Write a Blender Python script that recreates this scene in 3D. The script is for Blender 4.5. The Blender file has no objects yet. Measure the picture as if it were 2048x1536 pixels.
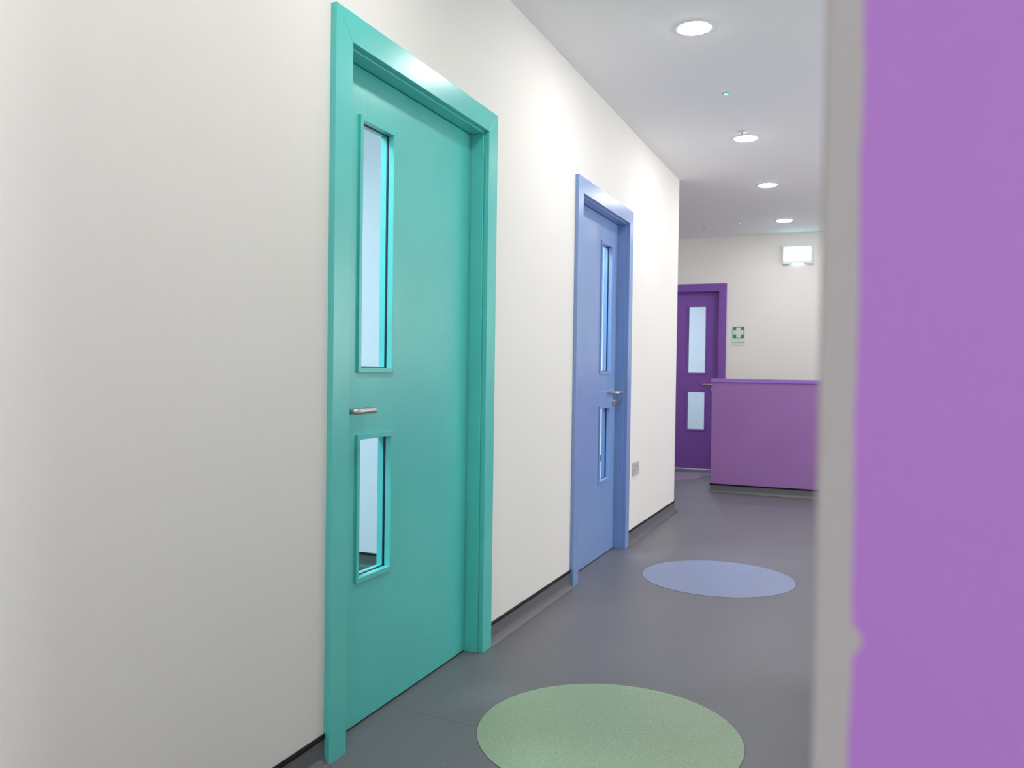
import bpy, bmesh, math, random
from mathutils import Vector, Matrix
PI = math.pi
S = bpy.context.scene
COL = S.collection

# ------------------------------------------------------------------ camera
F_PX, YAW, PITCH, ROLL = 1670.96, -0.39694, -0.01637, 0.013937
CAM = Vector((1.3761, 0.0, 1.1138))
cd = bpy.data.cameras.new('camera'); cam = bpy.data.objects.new('camera', cd); COL.objects.link(cam)
cd.sensor_fit = 'HORIZONTAL'; cd.sensor_width = 36.0; cd.lens = F_PX * 36.0 / 2048.0
cd.clip_start = 0.01; cd.clip_end = 100
cd.dof.use_dof = True; cd.dof.focus_distance = 3.6; cd.dof.aperture_fstop = cd.lens / 4.2
_d = Vector((math.sin(YAW), math.cos(YAW), 0)); _r = Vector((math.cos(YAW), -math.sin(YAW), 0)); _u = Vector((0, 0, 1))
fw = math.cos(PITCH) * _d + math.sin(PITCH) * _u; up = math.cos(PITCH) * _u - math.sin(PITCH) * _d
ri = math.cos(ROLL) * _r + math.sin(ROLL) * up; up2 = -math.sin(ROLL) * _r + math.cos(ROLL) * up
M = Matrix((ri, up2, -fw)).transposed().to_4x4(); M.translation = CAM
cam.matrix_world = M
S.camera = cam

# ------------------------------------------------------------------ world, light levels, exposure
S.view_settings.view_transform = 'Standard'; S.view_settings.look = 'None'
S.view_settings.gamma = 1.0; S.view_settings.use_curve_mapping = False
S.view_settings.exposure = 0.13
w = bpy.data.worlds.new('world'); S.world = w; w.use_nodes = True
w.node_tree.nodes['Background'].inputs[0].default_value = (0.5, 0.52, 0.55, 1)
w.node_tree.nodes['Background'].inputs[1].default_value = 0.05
DOWNLIGHT = 140.0          # radiance of a downlight diffuser
ENTRY_FILL = 22.0        # unseen lights added behind the camera to brighten the near wall
PANEL = 46.0               # unseen square panels added to light the rooms behind the doors
LIGHT_COL = (1.0, 0.975, 0.95)
# added fill lights outside unseen windows, beside the camera and in the bay
al = bpy.data.lights.new('side_fill', 'AREA'); al.shape = 'RECTANGLE'; al.size = 1.4; al.size_y = 1.5; al.energy = 150; al.color = (.97, .985, 1.0)
ao = bpy.data.objects.new('side_fill', al); COL.objects.link(ao); ao.location = (4.17, -.65, 1.6); ao.rotation_euler = (math.radians(90), 0, math.radians(90))
a2 = bpy.data.lights.new('bay_fill', 'AREA'); a2.shape = 'RECTANGLE'; a2.size = 5.5; a2.size_y = 1.6; a2.energy = 132; a2.color = (1.0, .99, .975)
ao2 = bpy.data.objects.new('bay_fill', a2); COL.objects.link(ao2); ao2.location = (4.78, 6.25, 1.55); ao2.rotation_euler = (math.radians(90), 0, math.radians(90))

# ------------------------------------------------------------------ measured setting
H = 2.125; AW = 0.0825; AT = 0.0195; LIN = 0.008; DW = 1.1068
YG, YB = 1.9493, 4.0890
CEIL = 2.647; YEND = 6.676; YFAR = 9.6096; XR = 1.363; YN = 0.300
SK = 0.0865

# ------------------------------------------------------------------ materials
def lin(c):
    return tuple(((x / 255) / 12.92 if x / 255 <= .04045 else ((x / 255 + .055) / 1.055) ** 2.4) for x in c) + (1,)

def mat(name, col, rough=.5, metal=0, bump=0, bscale=200, var=0, vscale=3, spec=.5, coat=0, emis=None, estr=0):
    m = bpy.data.materials.new(name); m.use_nodes = True
    nt = m.node_tree; b = nt.nodes['Principled BSDF']
    b.inputs['Base Color'].default_value = lin(col); b.inputs['Roughness'].default_value = rough
    b.inputs['Metallic'].default_value = metal; b.inputs['Specular IOR Level'].default_value = spec
    b.inputs['Coat Weight'].default_value = coat
    if emis: b.inputs['Emission Color'].default_value = tuple(emis) + (1,); b.inputs['Emission Strength'].default_value = estr
    tc = nt.nodes.new('ShaderNodeTexCoord')
    if bump:
        n = nt.nodes.new('ShaderNodeTexNoise'); n.inputs['Scale'].default_value = bscale; n.inputs['Detail'].default_value = 3
        bp = nt.nodes.new('ShaderNodeBump'); bp.inputs['Strength'].default_value = bump; bp.inputs['Distance'].default_value = .001
        nt.links.new(tc.outputs['Object'], n.inputs['Vector']); nt.links.new(n.outputs['Fac'], bp.inputs['Height']); nt.links.new(bp.outputs['Normal'], b.inputs['Normal'])
    if var:
        n = nt.nodes.new('ShaderNodeTexNoise'); n.inputs['Scale'].default_value = vscale; n.inputs['Detail'].default_value = 4
        mr = nt.nodes.new('ShaderNodeMapRange'); mr.inputs['From Min'].default_value = .3; mr.inputs['From Max'].default_value = .7
        mr.inputs['To Min'].default_value = 1 - var; mr.inputs['To Max'].default_value = 1 + var
        mx = nt.nodes.new('ShaderNodeMix'); mx.data_type = 'RGBA'; mx.blend_type = 'MULTIPLY'; mx.inputs['Factor'].default_value = 1
        mx.inputs[6].default_value = lin(col)
        nt.links.new(tc.outputs['Object'], n.inputs['Vector']); nt.links.new(n.outputs['Fac'], mr.inputs['Value'])
        nt.links.new(mr.outputs[0], mx.inputs[7]); nt.links.new(mx.outputs[2], b.inputs['Base Color'])
    return m

def N(nt, t, **kw):
    n = nt.nodes.new(t)
    for k, v in kw.items():
        if k == 'op': n.operation = v
        else: n.inputs[int(k[1:]) if k[0] == 'i' and k[1:].isdigit() else k].default_value = v
    return n

wall_m = mat('white_wall_paint', (235, 233, 229), .62, bump=.25, bscale=260, var=.012, vscale=1.5, spec=.35)
ceil_m = mat('ceiling_paint', (245, 245, 246), .8, bump=.1, bscale=200, spec=.2)
teal_m = mat('teal_gloss_paint', (88, 206, 199), .26, bump=.05, bscale=420, var=.03, vscale=5, spec=.85)
blue_m = mat('blue_gloss_paint', (125, 156, 208), .27, bump=.05, bscale=420, var=.03, vscale=5, spec=.85)
purp_m = mat('purple_gloss_paint', (128, 82, 174), .36, bump=.10, bscale=420, var=.03, vscale=5)
purpwall_m = mat('purple_wall_paint', (158, 112, 180), .55, bump=.3, bscale=220, var=.04, vscale=3)
purpcap_m = mat('purple_rail_paint', (158, 114, 204), .38, bump=.05, bscale=300)
black_m = mat('black_capping_strip', (20, 17, 20), .5, bump=.2, bscale=120, spec=.25)
dark_m = mat('dark_gap', (14, 20, 24), .7)
seal_m = mat('black_glazing_seal', (14, 24, 46), .45)
steel_m = mat('satin_stainless_steel', (205, 198, 192), .27, metal=1, bump=.03, bscale=600)
socket_m = mat('brushed_metal_plate', (200, 194, 196), .42, metal=.15, bump=.08, bscale=500)
plastic_m = mat('white_plastic', (226, 226, 226), .4)
rocker_m = mat('pale_grey_plastic', (205, 198, 202), .4)
gaplight_m = mat('pale_gap_light', (190, 205, 235), .35, metal=.8)  # pale blue stands for light leaking under the purple door
roomwall_m = mat('room_wall_paint', (225, 228, 232), .7)
dgreen_m = mat('dark_green_vinyl', (62, 92, 84), .5, bump=.2, bscale=300, var=.08, vscale=400)
led_rim_m = mat('green_bezel', (70, 140, 100), .5)

# mottled grey safety vinyl with pale and dark grains, and weld seams
def vinyl(name, col, grain=.05, seams=False, sparkle=True):
    m = mat(name, col, .43, bump=.35, bscale=330, spec=.45)
    nt = m.node_tree; b = nt.nodes['Principled BSDF']; tc = [n for n in nt.nodes if n.type == 'TEX_COORD'][0]
    nz = N(nt, 'ShaderNodeTexNoise', Scale=420.0, Detail=2.0); nl = N(nt, 'ShaderNodeTexNoise', Scale=2.2, Detail=3.0)
    for n in (nz, nl): nt.links.new(tc.outputs['Object'], n.inputs['Vector'])
    mr = N(nt, 'ShaderNodeMapRange', i1=.3, i2=.7, i3=1 - grain, i4=1 + grain); nt.links.new(nz.outputs['Fac'], mr.inputs[0])
    mr2 = N(nt, 'ShaderNodeMapRange', i1=.3, i2=.7, i3=.96, i4=1.05); nt.links.new(nl.outputs['Fac'], mr2.inputs[0])
    mu = N(nt, 'ShaderNodeMath', op='MULTIPLY'); nt.links.new(mr.outputs[0], mu.inputs[0]); nt.links.new(mr2.outputs[0], mu.inputs[1])
    mx = nt.nodes.new('ShaderNodeMix'); mx.data_type = 'RGBA'; mx.blend_type = 'MULTIPLY'; mx.inputs['Factor'].default_value = 1
    mx.inputs[6].default_value = lin(col); nt.links.new(mu.outputs[0], mx.inputs[7]); out = mx.outputs[2]
    if sparkle:
        vo = N(nt, 'ShaderNodeTexVoronoi', Scale=42.0); nt.links.new(tc.outputs['Object'], vo.inputs['Vector'])
        lt = N(nt, 'ShaderNodeMath', op='LESS_THAN', i1=.05); nt.links.new(vo.outputs['Distance'], lt.inputs[0])
        sx = nt.nodes.new('ShaderNodeSeparateColor'); nt.links.new(vo.outputs['Color'], sx.inputs[0])
        gt = N(nt, 'ShaderNodeMath', op='GREATER_THAN', i1=.88); nt.links.new(sx.outputs[0], gt.inputs[0])
        an = N(nt, 'ShaderNodeMath', op='MULTIPLY'); nt.links.new(lt.outputs[0], an.inputs[0]); nt.links.new(gt.outputs[0], an.inputs[1])
        m2 = nt.nodes.new('ShaderNodeMix'); m2.data_type = 'RGBA'; nt.links.new(an.outputs[0], m2.inputs['Factor'])
        nt.links.new(out, m2.inputs[6]); m2.inputs[7].default_value = lin((205, 208, 205)); out = m2.outputs[2]
    if seams:
        sp = nt.nodes.new('ShaderNodeSeparateXYZ'); nt.links.new(tc.outputs['Object'], sp.inputs[0])
        a = N(nt, 'ShaderNodeMath', op='MULTIPLY_ADD', i1=.085, i2=-2.377); nt.links.new(sp.outputs[0], a.inputs[0])
        c = N(nt, 'ShaderNodeMath', op='ADD'); nt.links.new(sp.outputs[1], c.inputs[0]); nt.links.new(a.outputs[0], c.inputs[1])
        ab = N(nt, 'ShaderNodeMath', op='ABSOLUTE'); nt.links.new(c.outputs[0], ab.inputs[0])
        l2 = N(nt, 'ShaderNodeMath', op='LESS_THAN', i1=.0012); nt.links.new(ab.outputs[0], l2.inputs[0])
        m3 = nt.nodes.new('ShaderNodeMix'); m3.data_type = 'RGBA'; nt.links.new(l2.outputs[0], m3.inputs['Factor'])
        nt.links.new(out, m3.inputs[6]); m3.inputs[7].default_value = lin((76, 78, 86)); out = m3.outputs[2]
    nt.links.new(out, b.inputs['Base Color'])
    return m
FLOOR_C = (116, 115, 122)
floor_m = vinyl('grey_safety_vinyl', FLOOR_C, .17, seams=True)
cove_m = vinyl('shaded_coved_vinyl', (100, 101, 105), .08)  # same vinyl as the floor, darkened for shade on the upright part
cove_m.node_tree.nodes['Principled BSDF'].inputs['Roughness'].default_value = .36
circ_green = vinyl('green_vinyl', (154, 178, 148), .30, sparkle=False)
circ_blue = vinyl('blue_vinyl', (140, 152, 184), .05, sparkle=False)
circ_purp = vinyl('mauve_vinyl', (150, 132, 156), .05, sparkle=False)
weld_m = mat('vinyl_weld', (84, 90, 88), .5)

# teal door leaf with a hairline crack in the paint above its upper glass
def cracked_leaf(base):
    m = base.copy(); m.name = 'teal_leaf_paint'; nt = m.node_tree; b = nt.nodes['Principled BSDF']
    src = b.inputs['Base Color'].links[0].from_socket
    tc = [n for n in nt.nodes if n.type == 'TEX_COORD'][0]
    sp = nt.nodes.new('ShaderNodeSeparateXYZ'); nt.links.new(tc.outputs['Object'], sp.inputs[0])
    nz = N(nt, 'ShaderNodeTexNoise', Scale=30.0, Detail=3.0); nt.links.new(tc.outputs['Object'], nz.inputs['Vector'])
    a = N(nt, 'ShaderNodeMath', op='MULTIPLY_ADD', i1=.006, i2=-(2.2275 - YG) - .003); nt.links.new(nz.outputs['Fac'], a.inputs[0])
    c = N(nt, 'ShaderNodeMath', op='ADD'); nt.links.new(sp.outputs[1], c.inputs[0]); nt.links.new(a.outputs[0], c.inputs[1])
    ab = N(nt, 'ShaderNodeMath', op='ABSOLUTE'); nt.links.new(c.outputs[0], ab.inputs[0])
    l = N(nt, 'ShaderNodeMath', op='LESS_THAN', i1=.0007); nt.links.new(ab.outputs[0], l.inputs[0])
    z1 = N(nt, 'ShaderNodeMath', op='LESS_THAN', i1=1.963); nt.links.new(sp.outputs[2], z1.inputs[0])
    z2 = N(nt, 'ShaderNodeMath', op='GREATER_THAN', i1=1.885); nt.links.new(sp.outputs[2], z2.inputs[0])
    p1 = N(nt, 'ShaderNodeMath', op='MULTIPLY'); nt.links.new(l.outputs[0], p1.inputs[0]); nt.links.new(z1.outputs[0], p1.inputs[1])
    p2 = N(nt, 'ShaderNodeMath', op='MULTIPLY'); nt.links.new(p1.outputs[0], p2.inputs[0]); nt.links.new(z2.outputs[0], p2.inputs[1])
    mx = nt.nodes.new('ShaderNodeMix'); mx.data_type = 'RGBA'; nt.links.new(p2.outputs[0], mx.inputs['Factor'])
    nt.links.new(src, mx.inputs[6]); mx.inputs[7].default_value = lin((52, 140, 128)); nt.links.new(mx.outputs[2], b.inputs['Base Color'])
    return m
tealleaf_m = cracked_leaf(teal_m)

def glass_mat():
    m = bpy.data.materials.new('tinted_door_glass'); m.use_nodes = True; nt = m.node_tree; nt.nodes.clear()
    o = nt.nodes.new('ShaderNodeOutputMaterial'); mx = nt.nodes.new('ShaderNodeMixShader')
    t = nt.nodes.new('ShaderNodeBsdfTransparent'); g = nt.nodes.new('ShaderNodeBsdfGlossy'); fr = nt.nodes.new('ShaderNodeFresnel'); ge = nt.nodes.new('ShaderNodeNewGeometry'); ml = nt.nodes.new('ShaderNodeMath'); ml.operation = 'MULTIPLY_ADD'
    t.inputs[0].default_value = (.90, .97, 1.0, 1); g.inputs['Roughness'].default_value = .02; fr.inputs[0].default_value = 1.25
    nt.links.new(ge.outputs['Backfacing'], ml.inputs[0]); nt.links.new(fr.outputs[0], ml.inputs[1])
    sb = nt.nodes.new('ShaderNodeMath'); sb.operation = 'SUBTRACT'; sb.inputs[0].default_value = 1; nt.links.new(ge.outputs['Backfacing'], sb.inputs[1]); ml.operation = 'MULTIPLY'; nt.links.new(sb.outputs[0], ml.inputs[0])
    nt.links.new(ml.outputs[0], mx.inputs[0]); nt.links.new(t.outputs[0], mx.inputs[1]); nt.links.new(g.outputs[0], mx.inputs[2]); nt.links.new(mx.outputs[0], o.inputs[0])
    return m
glass_m = glass_mat()
clear_m = glass_m.copy(); clear_m.name = 'clear_window_glass'
for _n in clear_m.node_tree.nodes:
    if _n.type == 'BSDF_TRANSPARENT': _n.inputs[0].default_value = (.97, .98, .98, 1)

def emit(name, col, st):
    m = bpy.data.materials.new(name); m.use_nodes = True; nt = m.node_tree; nt.nodes.clear()
    o = nt.nodes.new('ShaderNodeOutputMaterial'); e = nt.nodes.new('ShaderNodeEmission')
    e.inputs[0].default_value = tuple(col) + (1,); e.inputs[1].default_value = st; nt.links.new(e.outputs[0], o.inputs[0])
    return m
lamp_m = emit('downlight_diffuser', LIGHT_COL, DOWNLIGHT)
entry_m = emit('entry_fill_diffuser', LIGHT_COL, ENTRY_FILL)
panel_m = emit('room_fill_diffuser', (.80, .93, 1.0), PANEL)
panel_p_m = emit('far_room_fill_diffuser', (.86, .92, 1.0), PANEL * .70)
exit_m = emit('exit_sign_light', (.40, 1.0, .93), 4.2)
exitedge_m = emit('exit_sign_edge', (.62, .95, .88), 1.05)
exitlens_m = emit('exit_sign_lens', (.93, .96, 1.0), 2.2)
led_m = emit('green_lamp', (.42, 1.0, .68), 1.15)

# near wall: white strip at the corner, purple paint brushed up to a wavering edge
def near_wall_mat():
    m = mat('purple_paint_with_white_edge', (145, 97, 166), .6, bump=.2, bscale=220, var=.03, vscale=3); nt = m.node_tree; b = nt.nodes['Principled BSDF']
    src = b.inputs['Base Color'].links[0].from_socket
    tc = [n for n in nt.nodes if n.type == 'TEX_COORD'][0]
    sp = nt.nodes.new('ShaderNodeSeparateXYZ'); nt.links.new(tc.outputs['Object'], sp.inputs[0])
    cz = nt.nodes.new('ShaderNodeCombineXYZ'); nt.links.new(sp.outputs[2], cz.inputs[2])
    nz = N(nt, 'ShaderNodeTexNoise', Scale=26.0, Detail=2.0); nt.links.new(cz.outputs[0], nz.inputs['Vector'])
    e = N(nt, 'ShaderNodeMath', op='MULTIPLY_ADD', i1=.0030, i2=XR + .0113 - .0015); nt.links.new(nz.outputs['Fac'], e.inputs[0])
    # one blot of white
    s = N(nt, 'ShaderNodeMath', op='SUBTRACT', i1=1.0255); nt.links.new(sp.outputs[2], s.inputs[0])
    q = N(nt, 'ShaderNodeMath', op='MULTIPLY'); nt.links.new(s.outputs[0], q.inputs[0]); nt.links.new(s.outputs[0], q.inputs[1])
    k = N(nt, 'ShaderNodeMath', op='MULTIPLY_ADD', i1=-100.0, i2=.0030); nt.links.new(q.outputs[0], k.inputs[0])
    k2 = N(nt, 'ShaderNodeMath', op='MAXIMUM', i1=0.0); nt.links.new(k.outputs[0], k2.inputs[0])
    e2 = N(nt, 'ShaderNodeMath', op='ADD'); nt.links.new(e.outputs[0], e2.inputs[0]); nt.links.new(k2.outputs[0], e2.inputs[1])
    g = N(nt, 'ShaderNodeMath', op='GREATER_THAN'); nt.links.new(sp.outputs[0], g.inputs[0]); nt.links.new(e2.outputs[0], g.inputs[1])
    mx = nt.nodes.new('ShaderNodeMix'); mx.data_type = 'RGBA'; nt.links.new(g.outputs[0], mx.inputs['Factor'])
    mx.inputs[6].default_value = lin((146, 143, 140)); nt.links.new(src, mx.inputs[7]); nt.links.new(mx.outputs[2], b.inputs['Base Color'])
    return m
nearwall_m = near_wall_mat()

# ------------------------------------------------------------------ mesh helpers
class MB:
    def __init__(s): s.v, s.f = [], []
    def add(s, v, f):
        n = len(s.v); s.v += [tuple(p) for p in v]; s.f += [tuple(i + n for i in q) for q in f]; return s
    def box(s, a, b):
        (x0, y0, z0), (x1, y1, z1) = a, b
        x0, x1 = min(x0, x1), max(x0, x1); y0, y1 = min(y0, y1), max(y0, y1); z0, z1 = min(z0, z1), max(z0, z1)
        return s.add([(x0, y0, z0), (x1, y0, z0), (x1, y1, z0), (x0, y1, z0), (x0, y0, z1), (x1, y0, z1), (x1, y1, z1), (x0, y1, z1)],
                     [(0, 3, 2, 1), (4, 5, 6, 7), (0, 1, 5, 4), (1, 2, 6, 5), (2, 3, 7, 6), (3, 0, 4, 7)])
    def prism(s, pts, axis, lo, hi):
        """polygon pts in the two other axes (cyclic order), extruded along axis"""
        def P(p, h):
            if axis == 0: return (h, p[0], p[1])
            if axis == 1: return (p[0], h, p[1])
            return (p[0], p[1], h)
        n = len(pts); v = [P(p, lo) for p in pts] + [P(p, hi) for p in pts]
        return s.add(v, [tuple(range(n - 1, -1, -1)), tuple(range(n, 2 * n))] + [(i, (i + 1) % n, n + (i + 1) % n, n + i) for i in range(n)])
    def ring(s, y0, y1, z0, z1, w, x0, x1):
        """rectangular frame in the YZ plane, mitred, from x0 to x1"""
        o = [(y0, z0), (y1, z0), (y1, z1), (y0, z1)]; i = [(y0 + w, z0 + w), (y1 - w, z0 + w), (y1 - w, z1 - w), (y0 + w, z1 - w)]
        for k in range(4):
            j = (k + 1) % 4; s.prism([o[k], o[j], i[j], i[k]], 0, x0, x1)
        return s
    def lathe(s, prof, c, axis=2, n=40):
        """profile of (r, h) about an axis through c"""
        vs = []; m = len(prof)
        for k in range(n):
            a = 2 * PI * k / n; ca, sa = math.cos(a), math.sin(a)
            for r, h in prof:
                p = (r * ca, r * sa, h) if axis == 2 else (h, r * ca, r * sa) if axis == 0 else (r * sa, h, r * ca)
                vs.append((p[0] + c[0], p[1] + c[1], p[2] + c[2]))
        fs = [(k * m + i, ((k + 1) % n) * m + i, ((k + 1) % n) * m + i + 1, k * m + i + 1) for k in range(n) for i in range(m - 1)]
        return s.add(vs, fs)
    def tube(s, pts, r, n=20):
        pts = [Vector(p) for p in pts]; vs = []; rs = r if isinstance(r, (list, tuple)) else [r] * len(pts)
        ref = Vector((0, 0, 1))
        for i, p in enumerate(pts):
            t = ((pts[min(i + 1, len(pts) - 1)] - p).normalized() + (p - pts[max(i - 1, 0)]).normalized()).normalized()
            a = t.cross(ref)
            if a.length < 1e-4: a = t.cross(Vector((1, 0, 0)))
            a.normalize(); b = a.cross(t)
            for k in range(n):
                q = 2 * PI * k / n; vs.append(p + rs[i] * (math.cos(q) * a + math.sin(q) * b))
        m = len(pts)
        fs = [(i * n + k, i * n + (k + 1) % n, (i + 1) * n + (k + 1) % n, (i + 1) * n + k) for i in range(m - 1) for k in range(n)]
        return s.add(vs, fs + [tuple(range(n - 1, -1, -1)), tuple(range((m - 1) * n, m * n))])
    def sweep(s, path, prof):
        """profile (offset, z) swept along a plan path; offsets go to the path's right-hand side"""
        P = [Vector(p) for p in path]; nrm = []
        for i in range(len(P) - 1):
            d = (P[i + 1] - P[i]).normalized(); nrm.append(Vector((d.y, -d.x)))
        vs = []; m = len(prof)
        for i, p in enumerate(P):
            a = nrm[max(i - 1, 0)]; b = nrm[min(i, len(nrm) - 1)]; k = (a + b) / (1 + a.dot(b))
            for o, z in prof: vs.append((p.x + k.x * o, p.y + k.y * o, z))
        fs = [(i * m + j, (i + 1) * m + j, (i + 1) * m + (j + 1) % m, i * m + (j + 1) % m) for i in range(len(P) - 1) for j in range(m)]
        return s.add(vs, fs + [tuple(range(m)), tuple(range(len(P) * m - 1, (len(P) - 1) * m - 1, -1))])
    def build(s, name, m, parent=None, bevel=0, smooth=False, seg=2):
        me = bpy.data.meshes.new(name); me.from_pydata(s.v, [], s.f)
        bm = bmesh.new(); bm.from_mesh(me); bmesh.ops.recalc_face_normals(bm, faces=bm.faces)
        bm.to_mesh(me); bm.free()
        me.materials.append(m); o = bpy.data.objects.new(name, me); COL.objects.link(o)
        if parent is not None: o.parent = parent
        if smooth:
            for p in me.polygons: p.use_smooth = True
            md = o.modifiers.new('ws', 'WEIGHTED_NORMAL') if False else None
            try: me.set_sharp_from_angle(angle=math.radians(35))
            except Exception: pass
        if bevel:
            b = o.modifiers.new('bevel', 'BEVEL'); b.width = bevel; b.segments = seg; b.limit_method = 'ANGLE'; b.angle_limit = math.radians(40)
            b.harden_normals = False
        return o

def tag(o, label=None, cat=None, group=None, kind=None):
    if label: o['label'] = label
    if cat: o['category'] = cat
    if group: o['group'] = group
    if kind: o['kind'] = kind
    return o
def thing(name, label, cat, loc=(0, 0, 0), rz=0, group=None, kind=None):
    o = bpy.data.objects.new(name, None); COL.objects.link(o); o.empty_display_size = .1
    o.location = loc; o.rotation_euler = (0, 0, rz)
    return tag(o, label, cat, group, kind)
def children(o): return [c for c in bpy.data.objects if c.parent == o]
def copy_tree(o, parent=None):
    kids = children(o); c = o.copy(); COL.objects.link(c)
    if parent: c.parent = parent
    for k in kids: copy_tree(k, c)
    return c
def struct(name, mb, m, label, cat, bevel=0, smooth=False):
    return tag(mb.build(name, m, None, bevel, smooth), label, cat, None, 'structure')

# ------------------------------------------------------------------ room shell
WT = .12                                  # wall thickness
HO = AW - .02                             # hole edge inside the architrave
g0, g1 = YG + HO, YG + DW - HO; b0, b1 = YB + HO, YB + DW - HO; ht = H - HO
mb = MB()
mb.box((-WT, -3, 0), (0, g0, CEIL)).box((-WT, g0, ht), (0, g1, CEIL)).box((-WT, g1, 0), (0, b0, CEIL))
mb.box((-WT, b0, ht), (0, b1, CEIL)).box((-WT, b1, 0), (0, YEND, CEIL))
struct('wall_left', mb, wall_m, 'long white corridor wall on the left holding the teal and blue doors', 'wall')
struct('wall_corner', MB().box((-4, YEND - .1, 0), (-WT, YEND, CEIL)), wall_m, 'white wall turning left out of sight at the end of the corridor wall', 'wall')
px0, px1 = -1.153 + HO, -.0463 - HO
mb = MB().box((-2.6, YFAR, 0), (px0, YFAR + WT, CEIL)).box((px0, YFAR, ht), (px1, YFAR + WT, CEIL)).box((px1, YFAR, 0), (4.7, YFAR + WT, CEIL))
struct('wall_far', mb, wall_m, 'white wall at the far end of the corridor with the purple door', 'wall')
struct('wall_alcove', MB().box((-2.7, YEND, 0), (-2.6, YFAR + WT, CEIL)), wall_m, 'white side wall of the recess beyond the corridor corner', 'wall')
struct('wall_right', MB().box((XR, YN + .1, 0), (XR + .1, 3.3, CEIL)), wall_m, 'white right-hand corridor wall hidden behind the near purple wall', 'wall')
struct('wall_near', MB().box((XR - .0006, YN, 0), (4, YN + .1, CEIL)), nearwall_m, 'blurred purple wall close on the right with a white strip at its corner', 'wall', bevel=.001)
struct('wall_back', MB().box((-WT, -3.1, 0), (4.1, -3, CEIL)), wall_m, 'white wall behind the camera', 'wall')
struct('wall_side', MB().box((4, -3, 0), (4.1, -1.35, CEIL)).box((4, .05, 0), (4.1, YN, CEIL)).box((4, -1.35, 0), (4.1, .05, .85)).box((4, -1.35, 2.35), (4.1, .05, CEIL)), wall_m, 'white wall to the right of the camera', 'wall')
struct('floor', MB().box((-4.1, -3.1, -.1), (4.9, 12.6, 0)), floor_m, 'speckled grey vinyl floor of the corridor', 'floor')
struct('ceiling', MB().box((-4.1, -3.1, CEIL), (4.9, 12.6, CEIL + .1)), ceil_m, 'plain white corridor ceiling', 'ceiling')
struct('wall_bay', MB().box((XR + .1, 3.2, 0), (4.7, 3.3, CEIL)), wall_m, 'white wall of the open bay on the right, hidden behind the near wall', 'wall')
struct('wall_bay_side', MB().box((4.6, 3.3, 0), (4.7, 3.45, CEIL)).box((4.6, 9.05, 0), (4.7, YFAR, CEIL)).box((4.6, 3.45, 0), (4.7, 9.05, .75)).box((4.6, 3.45, 2.35), (4.7, 9.05, CEIL)), wall_m, 'white window wall of the open bay on the right', 'wall')
# rooms behind the doors
struct('wall_partition', MB().box((-4, 3.975, 0), (-WT, 4.075, CEIL)), roomwall_m, 'pale wall seen through the glass of the teal door', 'wall')
struct('wall_room', MB().box((-4.1, -3.1, 0), (-4, 12.6, CEIL)), roomwall_m, 'outer wall of the rooms behind the doors', 'wall')
struct('wall_room_front', MB().box((-4, 0.4, 0), (-WT, .5, CEIL)), roomwall_m, 'near wall of the room behind the teal door', 'wall')
struct('wall_room_back', MB().box((-4, 12.5, 0), (4.6, 12.6, CEIL)), roomwall_m, 'back wall of the room behind the purple door', 'wall')
struct('wall_room_right', MB().box((1.6, YFAR + WT, 0), (1.7, 12.5, CEIL)), roomwall_m, 'right wall of the room behind the purple door', 'wall')
struct('floor_room', MB().box((-4, .5, 0), (-WT, 3.975, .002)), dgreen_m, 'dark green floor seen through the lower glass of the teal door', 'floor')

# coved skirtings: floor vinyl curved up the wall, finished with a black capping strip
def cove_profile(top=SK - .0135, R=.032, t=.003):
    pr = [(0, 0)]
    for k in range(11):
        a = PI / 2 * k / 10
        pr.append((R + t - R * math.sin(a), R + .0001 - R * math.cos(a)))
    return pr + [(t, top), (0, top)]
def skirting(name, path, label, vm=cove_m):
    o = tag(MB().sweep(path, cove_profile()).build(name, vm, None, smooth=True), label, 'skirting', 'coved grey skirtings', 'structure')
    c = MB().sweep(path, [(0, SK - .0135), (.0055, SK - .0135), (.0062, SK - .006), (.0045, SK), (0, SK)]).build('capping_strip', black_m, o)
    c['label'] = 'black capping strip'
    return o
skirting('baseboard_left', [(0, -3), (0, YG)], 'coved grey skirting with black top strip, left of the teal door')
skirting('baseboard_middle', [(0, YG + DW), (0, YB)], 'coved grey skirting with black top strip between the teal and blue doors')
skirting('baseboard_corner', [(0, YB + DW), (0, YEND), (-4, YEND)], 'coved grey skirting with black top strip, right of the blue door')
skirting('baseboard_far', [(-.0463, YFAR), (4.6, YFAR)][::-1], 'coved grey skirting along the far wall behind the purple low wall')
skirting('baseboard_far_left', [(-2.6, YFAR), (-1.153, YFAR)][::-1], 'coved grey skirting left of the purple door')
skirting('baseboard_right', [(4.6, 3.3), (XR, 3.3), (XR, YN), (4, YN)], 'coved grey skirting along the hidden right-hand wall')
skirting('baseboard_room', [(-4, 3.975), (-.14, 3.975)], 'dark skirting seen through the lower glass of the teal door', dgreen_m)

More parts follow.
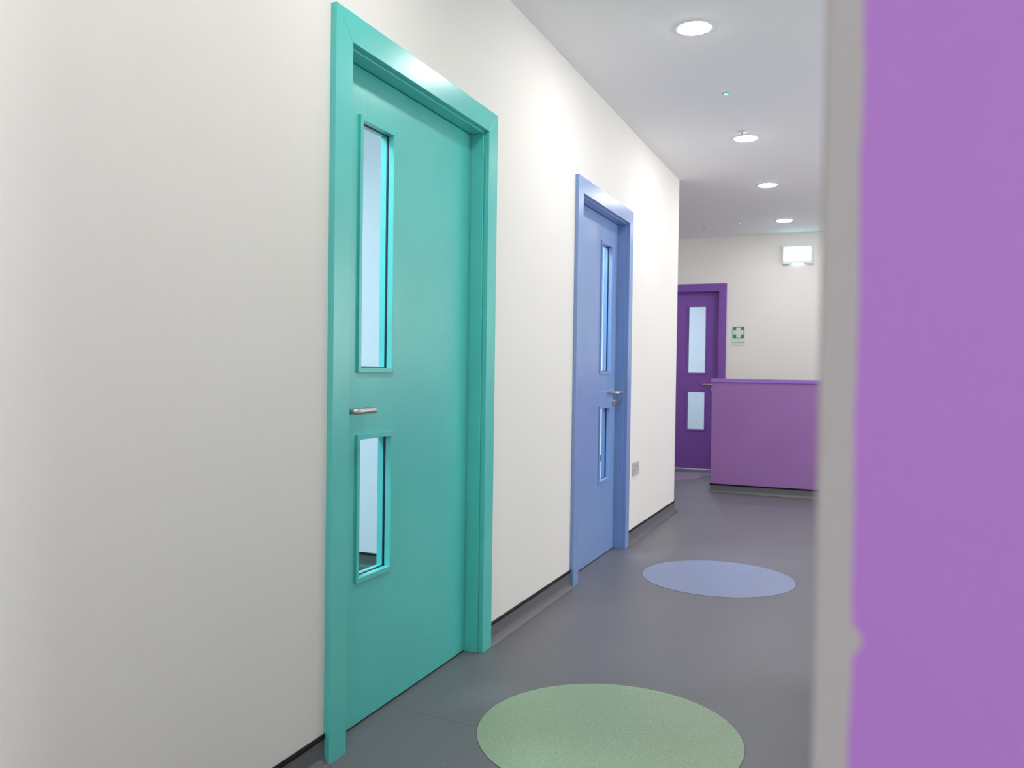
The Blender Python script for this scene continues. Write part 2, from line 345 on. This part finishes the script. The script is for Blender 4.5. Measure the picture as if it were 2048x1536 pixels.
# ------------------------------------------------------------------ doors (local frame: +X out of the wall, +Y along it)
def beads(par, m, y0, y1, z0, z1, fx, bx):
    r = MB().ring(y0, y1, z0, z1, .016, fx - .0145, fx + .008).build('glazing_bead', m, par, bevel=.0012)
    MB().ring(y0, y1, z0, z1, .016, bx + .0005, bx + .0235).build('glazing_bead', m, par, bevel=.0012)
    mid0, mid1 = bx + .0235, fx - .0145
    s = MB().ring(y0 + .003, y1 - .003, z0 + .003, z1 - .003, .0155, mid0, mid1).build('glazing_seal', seal_m, par); s['label'] = 'black glazing seal'
    g = MB().box((mid0 + .0015, y0 + .018, z0 + .018), (mid1 - .0015, y1 - .018, z1 - .018)).build('glass_pane', glass_m, par); g['label'] = 'tinted glass pane'
def lever(par, fx, y, z, dy):
    """return-to-door lever on a round rose; dy=+1/-1 the way it points"""
    rose = MB().lathe([(0, 0), (.026, 0), (.026, .006), (.0245, .008), (0, .008)], (fx, y, z), axis=0)
    rose.build('handle_rose', steel_m, par, smooth=True)
    ox = fx + .058; L = .112; r = .0095; pts = [(fx + .008, y, z), (ox - .016, y, z)]
    for k in range(1, 7):
        a = PI / 2 * k / 6; pts.append((ox - .016 + .016 * math.sin(a), y + dy * (.016 - .016 * math.cos(a)), z))
    pts.append((ox, y + dy * (L * .5), z + .0008))
    for k in range(0, 7):
        a = PI / 2 * k / 6; pts.append((ox - .016 + .016 * math.cos(a), y + dy * (L - .016 + .016 * math.sin(a)), z))
    pts.append((fx + .014, y + dy * L, z))
    MB().tube(pts, r).build('door_handle', steel_m, par, smooth=True)
    e = MB().lathe([(0, 0), (.026, 0), (.026, .006), (.0245, .008), (0, .008)], (fx, y, z - .055), axis=0)
    e.prism([(y - .0055, z - .082), (y + .0055, z - .082), (y + .0055, z - .060), (y - .0055, z - .060)], 0, fx + .008, fx + .010)
    e.lathe([(0, 0), (.0085, 0), (.0085, .010), (0, .010)], (fx + .004, y, z - .055), axis=0, n=24)
    e.prism([(y - .0025, z - .070), (y + .0025, z - .070), (y + .0045, z - .044), (y - .0045, z - .044)], 0, fx + .014, fx + .026)
    e.build('lock_escutcheon', steel_m, par, smooth=True)
def make_door(name, label, loc, rz, m, latch_high, leafm=None, gap=.007, lit_gap=False):
    d = thing(name, label, 'door', loc, rz, None, 'structure')
    fx = -.056; bx = fx - .044; i0, i1 = AW, DW - AW; it = H - AW      # architrave inner edges
    # architrave: two jambs and a head, mitred; the near joint has opened a little from the inner corner
    a = MB()
    a.prism([(0, 0), (AW, 0), (AW, it - .0016), (AW * .45, H - AW * .45), (0, H)], 0, .0, AT)
    a.prism([(0, H), (AW * .45, H - AW * .45), (AW, it), (i1, it), (DW, H)], 0, .0, AT)
    a.prism([(i1, 0), (DW, 0), (DW, H), (i1, it)], 0, .0, AT)
    a.build('architrave', m, d, bevel=.0008)
    l0, l1, lt = i0 + LIN, i1 - LIN, it - LIN
    f = MB()
    f.box((-WT, HO, 0), (-.0005, l0, lt)).box((-WT, l1, 0), (-.0005, DW - HO, lt)).box((-WT, HO, lt), (-.0005, DW - HO, H - HO))
    f.build('door_frame', m, d, bevel=.0015)
    st = MB().box((-WT, l0, 0), (bx - .0015, l0 + .013, lt - .013)).box((-WT, l1 - .013, 0), (bx - .0015, l1, lt - .013)).box((-WT, l0, lt - .013), (bx - .0015, l1, lt))
    st.build('door_stop', m, d)
    # inside architrave of the room
    a = MB().prism([(0, 0), (AW, 0), (AW, it), (0, H)], 0, -WT - AT, -WT).prism([(0, H), (AW, it), (i1, it), (DW, H)], 0, -WT - AT, -WT).prism([(i1, 0), (DW, 0), (DW, H), (i1, it)], 0, -WT - AT, -WT)
    a.build('inner_architrave', m, d)
    # leaf with two vision panels
    e0, e1, et = l0 + .003, l1 - .003, lt - .003
    w0, w1 = (e1 - .358, e1 - .131) if latch_high else (e0 + .136, e0 + .350)
    zs = [(.448, .909), (1.100, 1.890)]; c = .006
    L = MB().box((bx, e0, gap), (fx, w0 + c, et)).box((bx, w1 - c, gap), (fx, e1, et))
    zz = [gap, zs[0][0] + c, zs[0][1] - c, zs[1][0] + c, zs[1][1] - c, et]
    for k in (0, 2, 4): L.box((bx, w0 + c, zz[k]), (fx, w1 - c, zz[k + 1]))
    leaf = L.build('door_leaf', leafm or m, d)
    for z0, z1 in zs: beads(leaf, m, w0, w1, z0, z1, fx, bx)
    hy = (e1 - .052) if latch_high else (e0 + .050)
    lever(leaf, fx, hy, .985, -1 if latch_high else 1)
    g = MB().box((-.115, l0, 0), (-.060, l1, .0035 if not lit_gap else .006)).build('gap_strip', gaplight_m if lit_gap else dark_m, d)  # painted gap: dark for shade under the leaf, pale for leaking light
    g['label'] = 'pale strip standing for light under the door leaf' if lit_gap else 'dark strip standing for shade under the door leaf'
    return d
make_door('door_1', 'tall teal green door in its wide teal frame, nearest door on the left wall', (0, YG, 0), 0, teal_m, False, tealleaf_m)
make_door('door_2', 'pale blue door and frame beyond the teal door on the left wall', (0, YB, 0), 0, blue_m, True)
make_door('door_3', 'dark purple door at the far end, half hidden by the white wall corner', (-1.153, YFAR, 0), -PI / 2, purp_m, True, gap=.016, lit_gap=True)

# ------------------------------------------------------------------ low purple wall
t = thing('low_wall', 'low purple wall crossing the end of the corridor in front of the purple door', 'low wall', (.72, 7.96, 0))
def rel(mb, o): mb.v = [(x - o.location.x, y - o.location.y, z - o.location.z) for x, y, z in mb.v]; return mb
rel(MB().box((.085, 7.901, 0), (4.6, 8.021, 1.030)), t).build('wall_panel', purpwall_m, t, bevel=.003)
c = rel(MB().box((.0765, 7.889, 1.028), (4.6, 8.033, 1.0635)), t).build('capping_rail', purpcap_m, t, bevel=.004); c['label'] = 'glossy lighter purple rail'
pth = [(4.6, 7.901), (.085, 7.901), (.085, 8.021), (4.6, 8.021)]
mbp = MB().sweep(pth[::-1], cove_profile()); rel(mbp, t).build('skirting', cove_m, t, smooth=True)['label'] = 'coved grey vinyl skirting'
rel(MB().sweep(pth[::-1], [(0, SK - .014), (.006, SK - .014), (.006, SK), (0, SK)]), t).build('capping_strip', black_m, t)['label'] = 'black capping strip'

# ------------------------------------------------------------------ coloured circles let into the floor
def inlay(cx, cy, r, m, label):
    o = thing('floor_inlay', label, 'floor circle', (cx, cy, 0), 0, 'coloured circles let into the floor')
    n = 128; v = [(0, 0, .0009)] + [(r * math.cos(2 * PI * k / n), r * math.sin(2 * PI * k / n), .0009) for k in range(n)]
    d = MB().add(v, [(0, 1 + k, 1 + (k + 1) % n) for k in range(n)])
    d.lathe([(r, .0009), (r, .0)], (0, 0, 0), n=n)
    d.build('vinyl_disc', m, o)
    MB().lathe([(r, .0), (r, .00095), (r + .0022, .00095), (r + .0022, .0)], (0, 0, 0), n=n).build('weld_joint', weld_m, o)
inlay(.675, 2.479, .405, circ_green, 'large sage green circle in the floor in front of the teal door')
inlay(.668, 4.626, .405, circ_blue, 'periwinkle blue circle in the floor in front of the blue door')
inlay(-.60, 8.975, .405, circ_purp, 'dull mauve circle in the floor at the foot of the purple door')

# ------------------------------------------------------------------ ceiling fittings
def make_downlight(em):
    o = thing('downlight', '', 'ceiling light', (0, 0, 0), 0, 'round recessed downlights')
    MB().lathe([(.070, -.0005), (.0705, -.003), (.076, -.0042), (.086, -.0030), (.0885, 0.0)], (0, 0, 0), n=56).build('trim_ring', plastic_m, o, smooth=True)
    pr = [(.0702, -.0005), (.0700, -.0045)] + [(.070 * math.cos(a), -.0045 - .0045 * math.sin(a)) for a in (.25, .5, .8, 1.1, 1.35)] + [(.0005, -.009)]
    MB().lathe(pr, (0, 0, 0), n=56).build('diffuser', em, o, smooth=True)
    return o
dl = make_downlight(lamp_m); first = True
for x, y, lb in [(.657, 3.752, 'round lit ceiling downlight nearest the camera, largest of the four in the row'),
                 (.645, 5.625, 'round lit ceiling downlight second from the camera, just behind a sprinkler'),
                 (.636, 7.073, 'round lit ceiling downlight third from the camera in the row'),
                 (.629, 8.758, 'farthest and smallest lit ceiling downlight, above the exit sign'),
                 (.66, 1.93, 'round ceiling downlight in front of the teal door, above the frame'),
                 (.66, 0.50, 'added unseen ceiling downlight just ahead of the camera, above the bare left wall'),  # this and the next two are unseen lamps added for brightness
                 (.66, -1.7, 'added unseen ceiling downlight at the back of the corridor behind the camera'),
                 (-1.35, 8.2, 'added unseen ceiling downlight round the corner before the purple door')]:
    o = dl if first else copy_tree(dl); first = False
    o.location = (x, y, CEIL); o['label'] = lb
el = make_downlight(entry_m); el.location = (2.1, -1.25, CEIL); el['label'] = 'added unseen ceiling downlight behind the camera lighting the near purple wall'  # both entry lamps are out of view, added to light the near wall
e2 = copy_tree(el); e2.location = (3.2, -1.6, CEIL); e2['label'] = 'added unseen ceiling downlight behind the camera, far right of the open area'

def small_lamp(x, y, r, lb):
    o = thing('indicator_lamp', lb, 'indicator light', (x, y, CEIL), 0, 'small green ceiling lamps')
    MB().lathe([(r, 0), (r, -.002), (r * .82, -.003), (r * .80, 0)], (0, 0, 0), n=28).build('bezel', led_rim_m, o, smooth=True)
    MB().lathe([(r * .80, -.001), (r * .74, -.005), (r * .45, -.009), (.0004, -.011)], (0, 0, 0), n=28).build('lens', led_m, o, smooth=True)
small_lamp(.657, 4.69, .017, 'small pale green ceiling lamp between the first two downlights')
small_lamp(.20, 8.735, .011, 'tiny green ceiling lamp at the far end beside the sprinkler')

def sprinkler(x, y, lb):
    o = thing('sprinkler', lb, 'sprinkler head', (x, y, CEIL), 0, 'ceiling sprinkler heads')
    MB().lathe([(.0004, -.007), (.012, -.007), (.030, -.003), (.032, 0)], (0, 0, 0), n=32).build('rosette', plastic_m, o, smooth=True)
    b = MB().lathe([(.0004, -.004), (.007, -.006), (.006, -.018), (.0004, -.018)], (0, 0, 0), n=20)
    b.tube([(.006, 0, -.016), (.009, 0, -.026), (.002, 0, -.038)], .0015, 8).tube([(-.006, 0, -.016), (-.009, 0, -.026), (-.002, 0, -.038)], .0015, 8)
    b.tube([(0, 0, -.017), (0, 0, -.037)], .002, 8)
    b.build('sprinkler_body', steel_m, o, smooth=True)
    MB().lathe([(.0004, -.038), (.012, -.038), (.012, -.0395), (.0004, -.0395)], (0, 0, 0), n=20).build('deflector', steel_m, o)
sprinkler(.643, 5.46, 'sprinkler head on the ceiling just in front of the second downlight')
sprinkler(-.167, 8.77, 'sprinkler head on the ceiling at the far end, left of the last downlight')

# ------------------------------------------------------------------ exit sign light box
es = thing('exit_sign', 'glowing white exit light box high on the far wall', 'exit sign', (.703, YFAR, 2.311))
W2, HH, n1 = .157, .204, .090                                   # half width, height, half notch
plate = [(-W2, 0), (-n1, 0), (-n1 + .022, .018), (n1 - .022, .018), (n1, 0), (W2, 0), (W2, HH), (-W2, HH)]
MB().prism(plate, 1, -.036, 0).build('housing', plastic_m, es, bevel=.002)
def rrect(x0, x1, z0, z1, r, n=6):
    p = []
    for cx, cz, a0 in ((x1 - r, z0 + r, -PI / 2), (x1 - r, z1 - r, 0), (x0 + r, z1 - r, PI / 2), (x0 + r, z0 + r, PI)):
        for k in range(n + 1):
            a = a0 + PI / 2 * k / n; p.append((cx + r * math.cos(a), cz + r * math.sin(a)))
    return p
MB().prism(rrect(-W2 + .007, W2 - .012, .024, HH - .012, .02), 1, -.042, -.036).build('panel_edge', exitedge_m, es)['label'] = 'pale turquoise lit edge'
MB().prism(rrect(-W2 + .016, W2 - .021, .032, HH - .019, .015), 1, -.046, -.042).build('lit_panel', exit_m, es)
MB().box((-n1 + .026, -.030, .012), (n1 - .026, -.008, .0185)).build('downward_lens', exitlens_m, es)
MB().lathe([(.0004, -.0375), (.006, -.0375), (.006, -.036)], (W2 - .030, 0, .010), axis=1, n=16).build('status_lamp', led_m, es)

# ------------------------------------------------------------------ first aid sign
green_m = mat('sign_green', (22, 158, 88), .4); signw_m = mat('sign_white', (222, 226, 224), .4); line_m = mat('sign_line_green', (120, 160, 120), .5); grey_m = mat('sign_grey', (150, 160, 165), .5)
fs = thing('first_aid_sign', 'small green and white first aid cross sign beside the purple door', 'sign', (.088, YFAR, 1.424))
MB().box((-.073, -.003, 0), (.073, 0, .228)).build('backing_plate', signw_m, fs, bevel=.0008)
MB().box((-.063, -.0042, .082), (.063, -.003, .212)).build('green_square', green_m, fs)
cx = [(-.024, .093), (.024, .093), (.024, .123), (.056, .123), (.056, .171), (.024, .171), (.024, .203), (-.024, .203), (-.024, .171), (-.056, .171), (-.056, .123), (-.024, .123)]
MB().prism(cx[0:0] or [(-.024, .093), (.024, .093), (.024, .203), (-.024, .203)], 1, -.0052, -.0042).prism([(-.056, .123), (-.024, .123), (-.024, .171), (-.056, .171)], 1, -.0052, -.0042).prism([(.024, .123), (.056, .123), (.056, .171), (.024, .171)], 1, -.0052, -.0042).build('white_cross', signw_m, fs)
MB().box((-.063, -.0042, .036), (.063, -.003, .044)).build('green_line', line_m, fs)
MB().box((-.002, -.0042, .052), (.002, -.003, .076)).build('divider_line', grey_m, fs)

# ------------------------------------------------------------------ double socket right of the blue door
sk = thing('wall_socket', 'brushed metal double wall socket low on the white wall right of the blue door', 'socket', (0, 5.408, .432))
MB().prism([(p[0], p[1]) for p in rrect(-.073, .073, 0, .088, .006, 4)], 0, 0, .009).build('face_plate', socket_m, sk, bevel=.0015)
for s in (-1, 1):
    sw = MB().box((.009, s * .017 - .008, .060), (.0125, s * .017 + .008, .080)).build('rocker_switch', rocker_m, sk, bevel=.001)
    h = MB().box((.009, s * .040 - .004, .052), (.0094, s * .040 + .004, .063)).box((.009, s * .040 - .015, .030), (.0094, s * .040 - .008, .035)).box((.009, s * .040 + .008, .030), (.0094, s * .040 + .015, .035))
    h.build('pin_holes', dark_m, sk)
for s in (-1, 1): MB().lathe([(.0004, .0008), (.003, .0008), (.003, 0)], (.009, s * .060, .044), axis=0, n=12).build('screw', steel_m, sk)

# ------------------------------------------------------------------ rooms: added unseen ceiling panels that light them, and a low white unit behind the blue door
def panel(x, y, m, lb):
    o = thing('fill_panel', lb, 'ceiling light', (x, y, CEIL), 0, 'added light panels in the rooms')
    f = MB()
    for a, b in (((-.3, -.3), (.3, -.285)), ((-.3, .285), (.3, .3)), ((-.3, -.285), (-.285, .285)), ((.285, -.285), (.3, .285))): f.box((a[0], a[1], -.012), (b[0], b[1], 0))
    f.build('frame', plastic_m, o)
    MB().box((-.285, -.285, -.008), (.285, .285, -.002)).build('diffuser', m, o)
panel(-.75, 1.35, panel_m, 'added unseen light panel in the room behind the teal door')
panel(-2.4, 2.6, panel_m, 'added unseen light panel at the back of the room behind the teal door')
panel(-.75, 4.55, panel_m, 'added unseen light panel in the room behind the blue door')
panel(-2.8, 5.4, panel_m, 'added unseen light panel at the back of the room behind the blue door')
panel(-.7, 10.8, panel_p_m, 'added unseen light panel in the room behind the purple door')
panel(-2.1, 11.2, panel_p_m, 'added unseen light panel at the left of the room behind the purple door')
un = thing('low_cabinet', 'low white cabinet glimpsed through the lower glass of the blue door', 'cabinet', (-.75, 6.37, 0))
MB().box((-.35, -.19, .05), (.35, .19, .38)).build('body', plastic_m, un, bevel=.002)
MB().box((-.36, -.20, .38), (.36, .20, .40)).build('top', plastic_m, un, bevel=.002)
MB().box((-.34, -.18, 0), (.34, .18, .05)).build('plinth', dark_m, un)
for s in (-1, 1):
    dr = MB().box((s * .175 - .17, -.205, .07), (s * .175 + .17, -.19, .37)).build('cabinet_door', plastic_m, un, bevel=.0015)
    MB().tube([(s * .03, -.215, .20), (s * .03, -.215, .30)], .004, 10).box((s * .03 - .003, -.215, .205), (s * .03 + .003, -.205, .211)).box((s * .03 - .003, -.215, .289), (s * .03 + .003, -.205, .295)).build('handle', steel_m, dr)
bxm = mat('navy_plastic', (30, 52, 96), .4)
tb = thing('storage_tray', 'dark blue tray on the low cabinet behind the blue door', 'tray', (-.65, 6.34, .40))
MB().box((-.12, -.10, 0), (.12, .10, .004)).box((-.12, -.10, .004), (.12, -.096, .045)).box((-.12, .096, .004), (.12, .10, .045)).box((-.12, -.096, .004), (-.116, .096, .045)).box((.116, -.096, .004), (.12, .096, .045)).build('tray', bxm, tb)
MB().box((-.125, -.105, .045), (.125, .105, .049)).build('lid', bxm, tb)

def window(name, label, loc, rz, w2, h):
    wn = thing(name, label, 'window', loc, rz, None, 'structure'); wf = MB()
    for a, b in (((-w2, 0), (w2, .05)), ((-w2, h - .05), (w2, h)), ((-w2, .05), (.05 - w2, h - .05)), ((w2 - .05, .05), (w2, h - .05)), ((-.025, .05), (.025, h - .05))): wf.box((a[0], -.03, a[1]), (b[0], .03, b[1]))
    wf.build('window_frame', plastic_m, wn)
    for s in (-1, 1): MB().box((min(s * .025, s * (w2 - .05)), -.003, .05), (max(s * .025, s * (w2 - .05)), .003, h - .05)).build('glass_pane', clear_m, wn)
window('fill_window_1', 'added unseen window in the wall to the right of the camera', (4.05, -.65, .85), -PI / 2, .7, 1.5)  # added out of view to let fill light in beside the camera
window('fill_window_2', 'wide added window of the open bay on the right, hidden behind the near wall', (4.65, 6.25, .75), -PI / 2, 2.8, 1.6)  # unseen, added to brighten the far corridor from the right
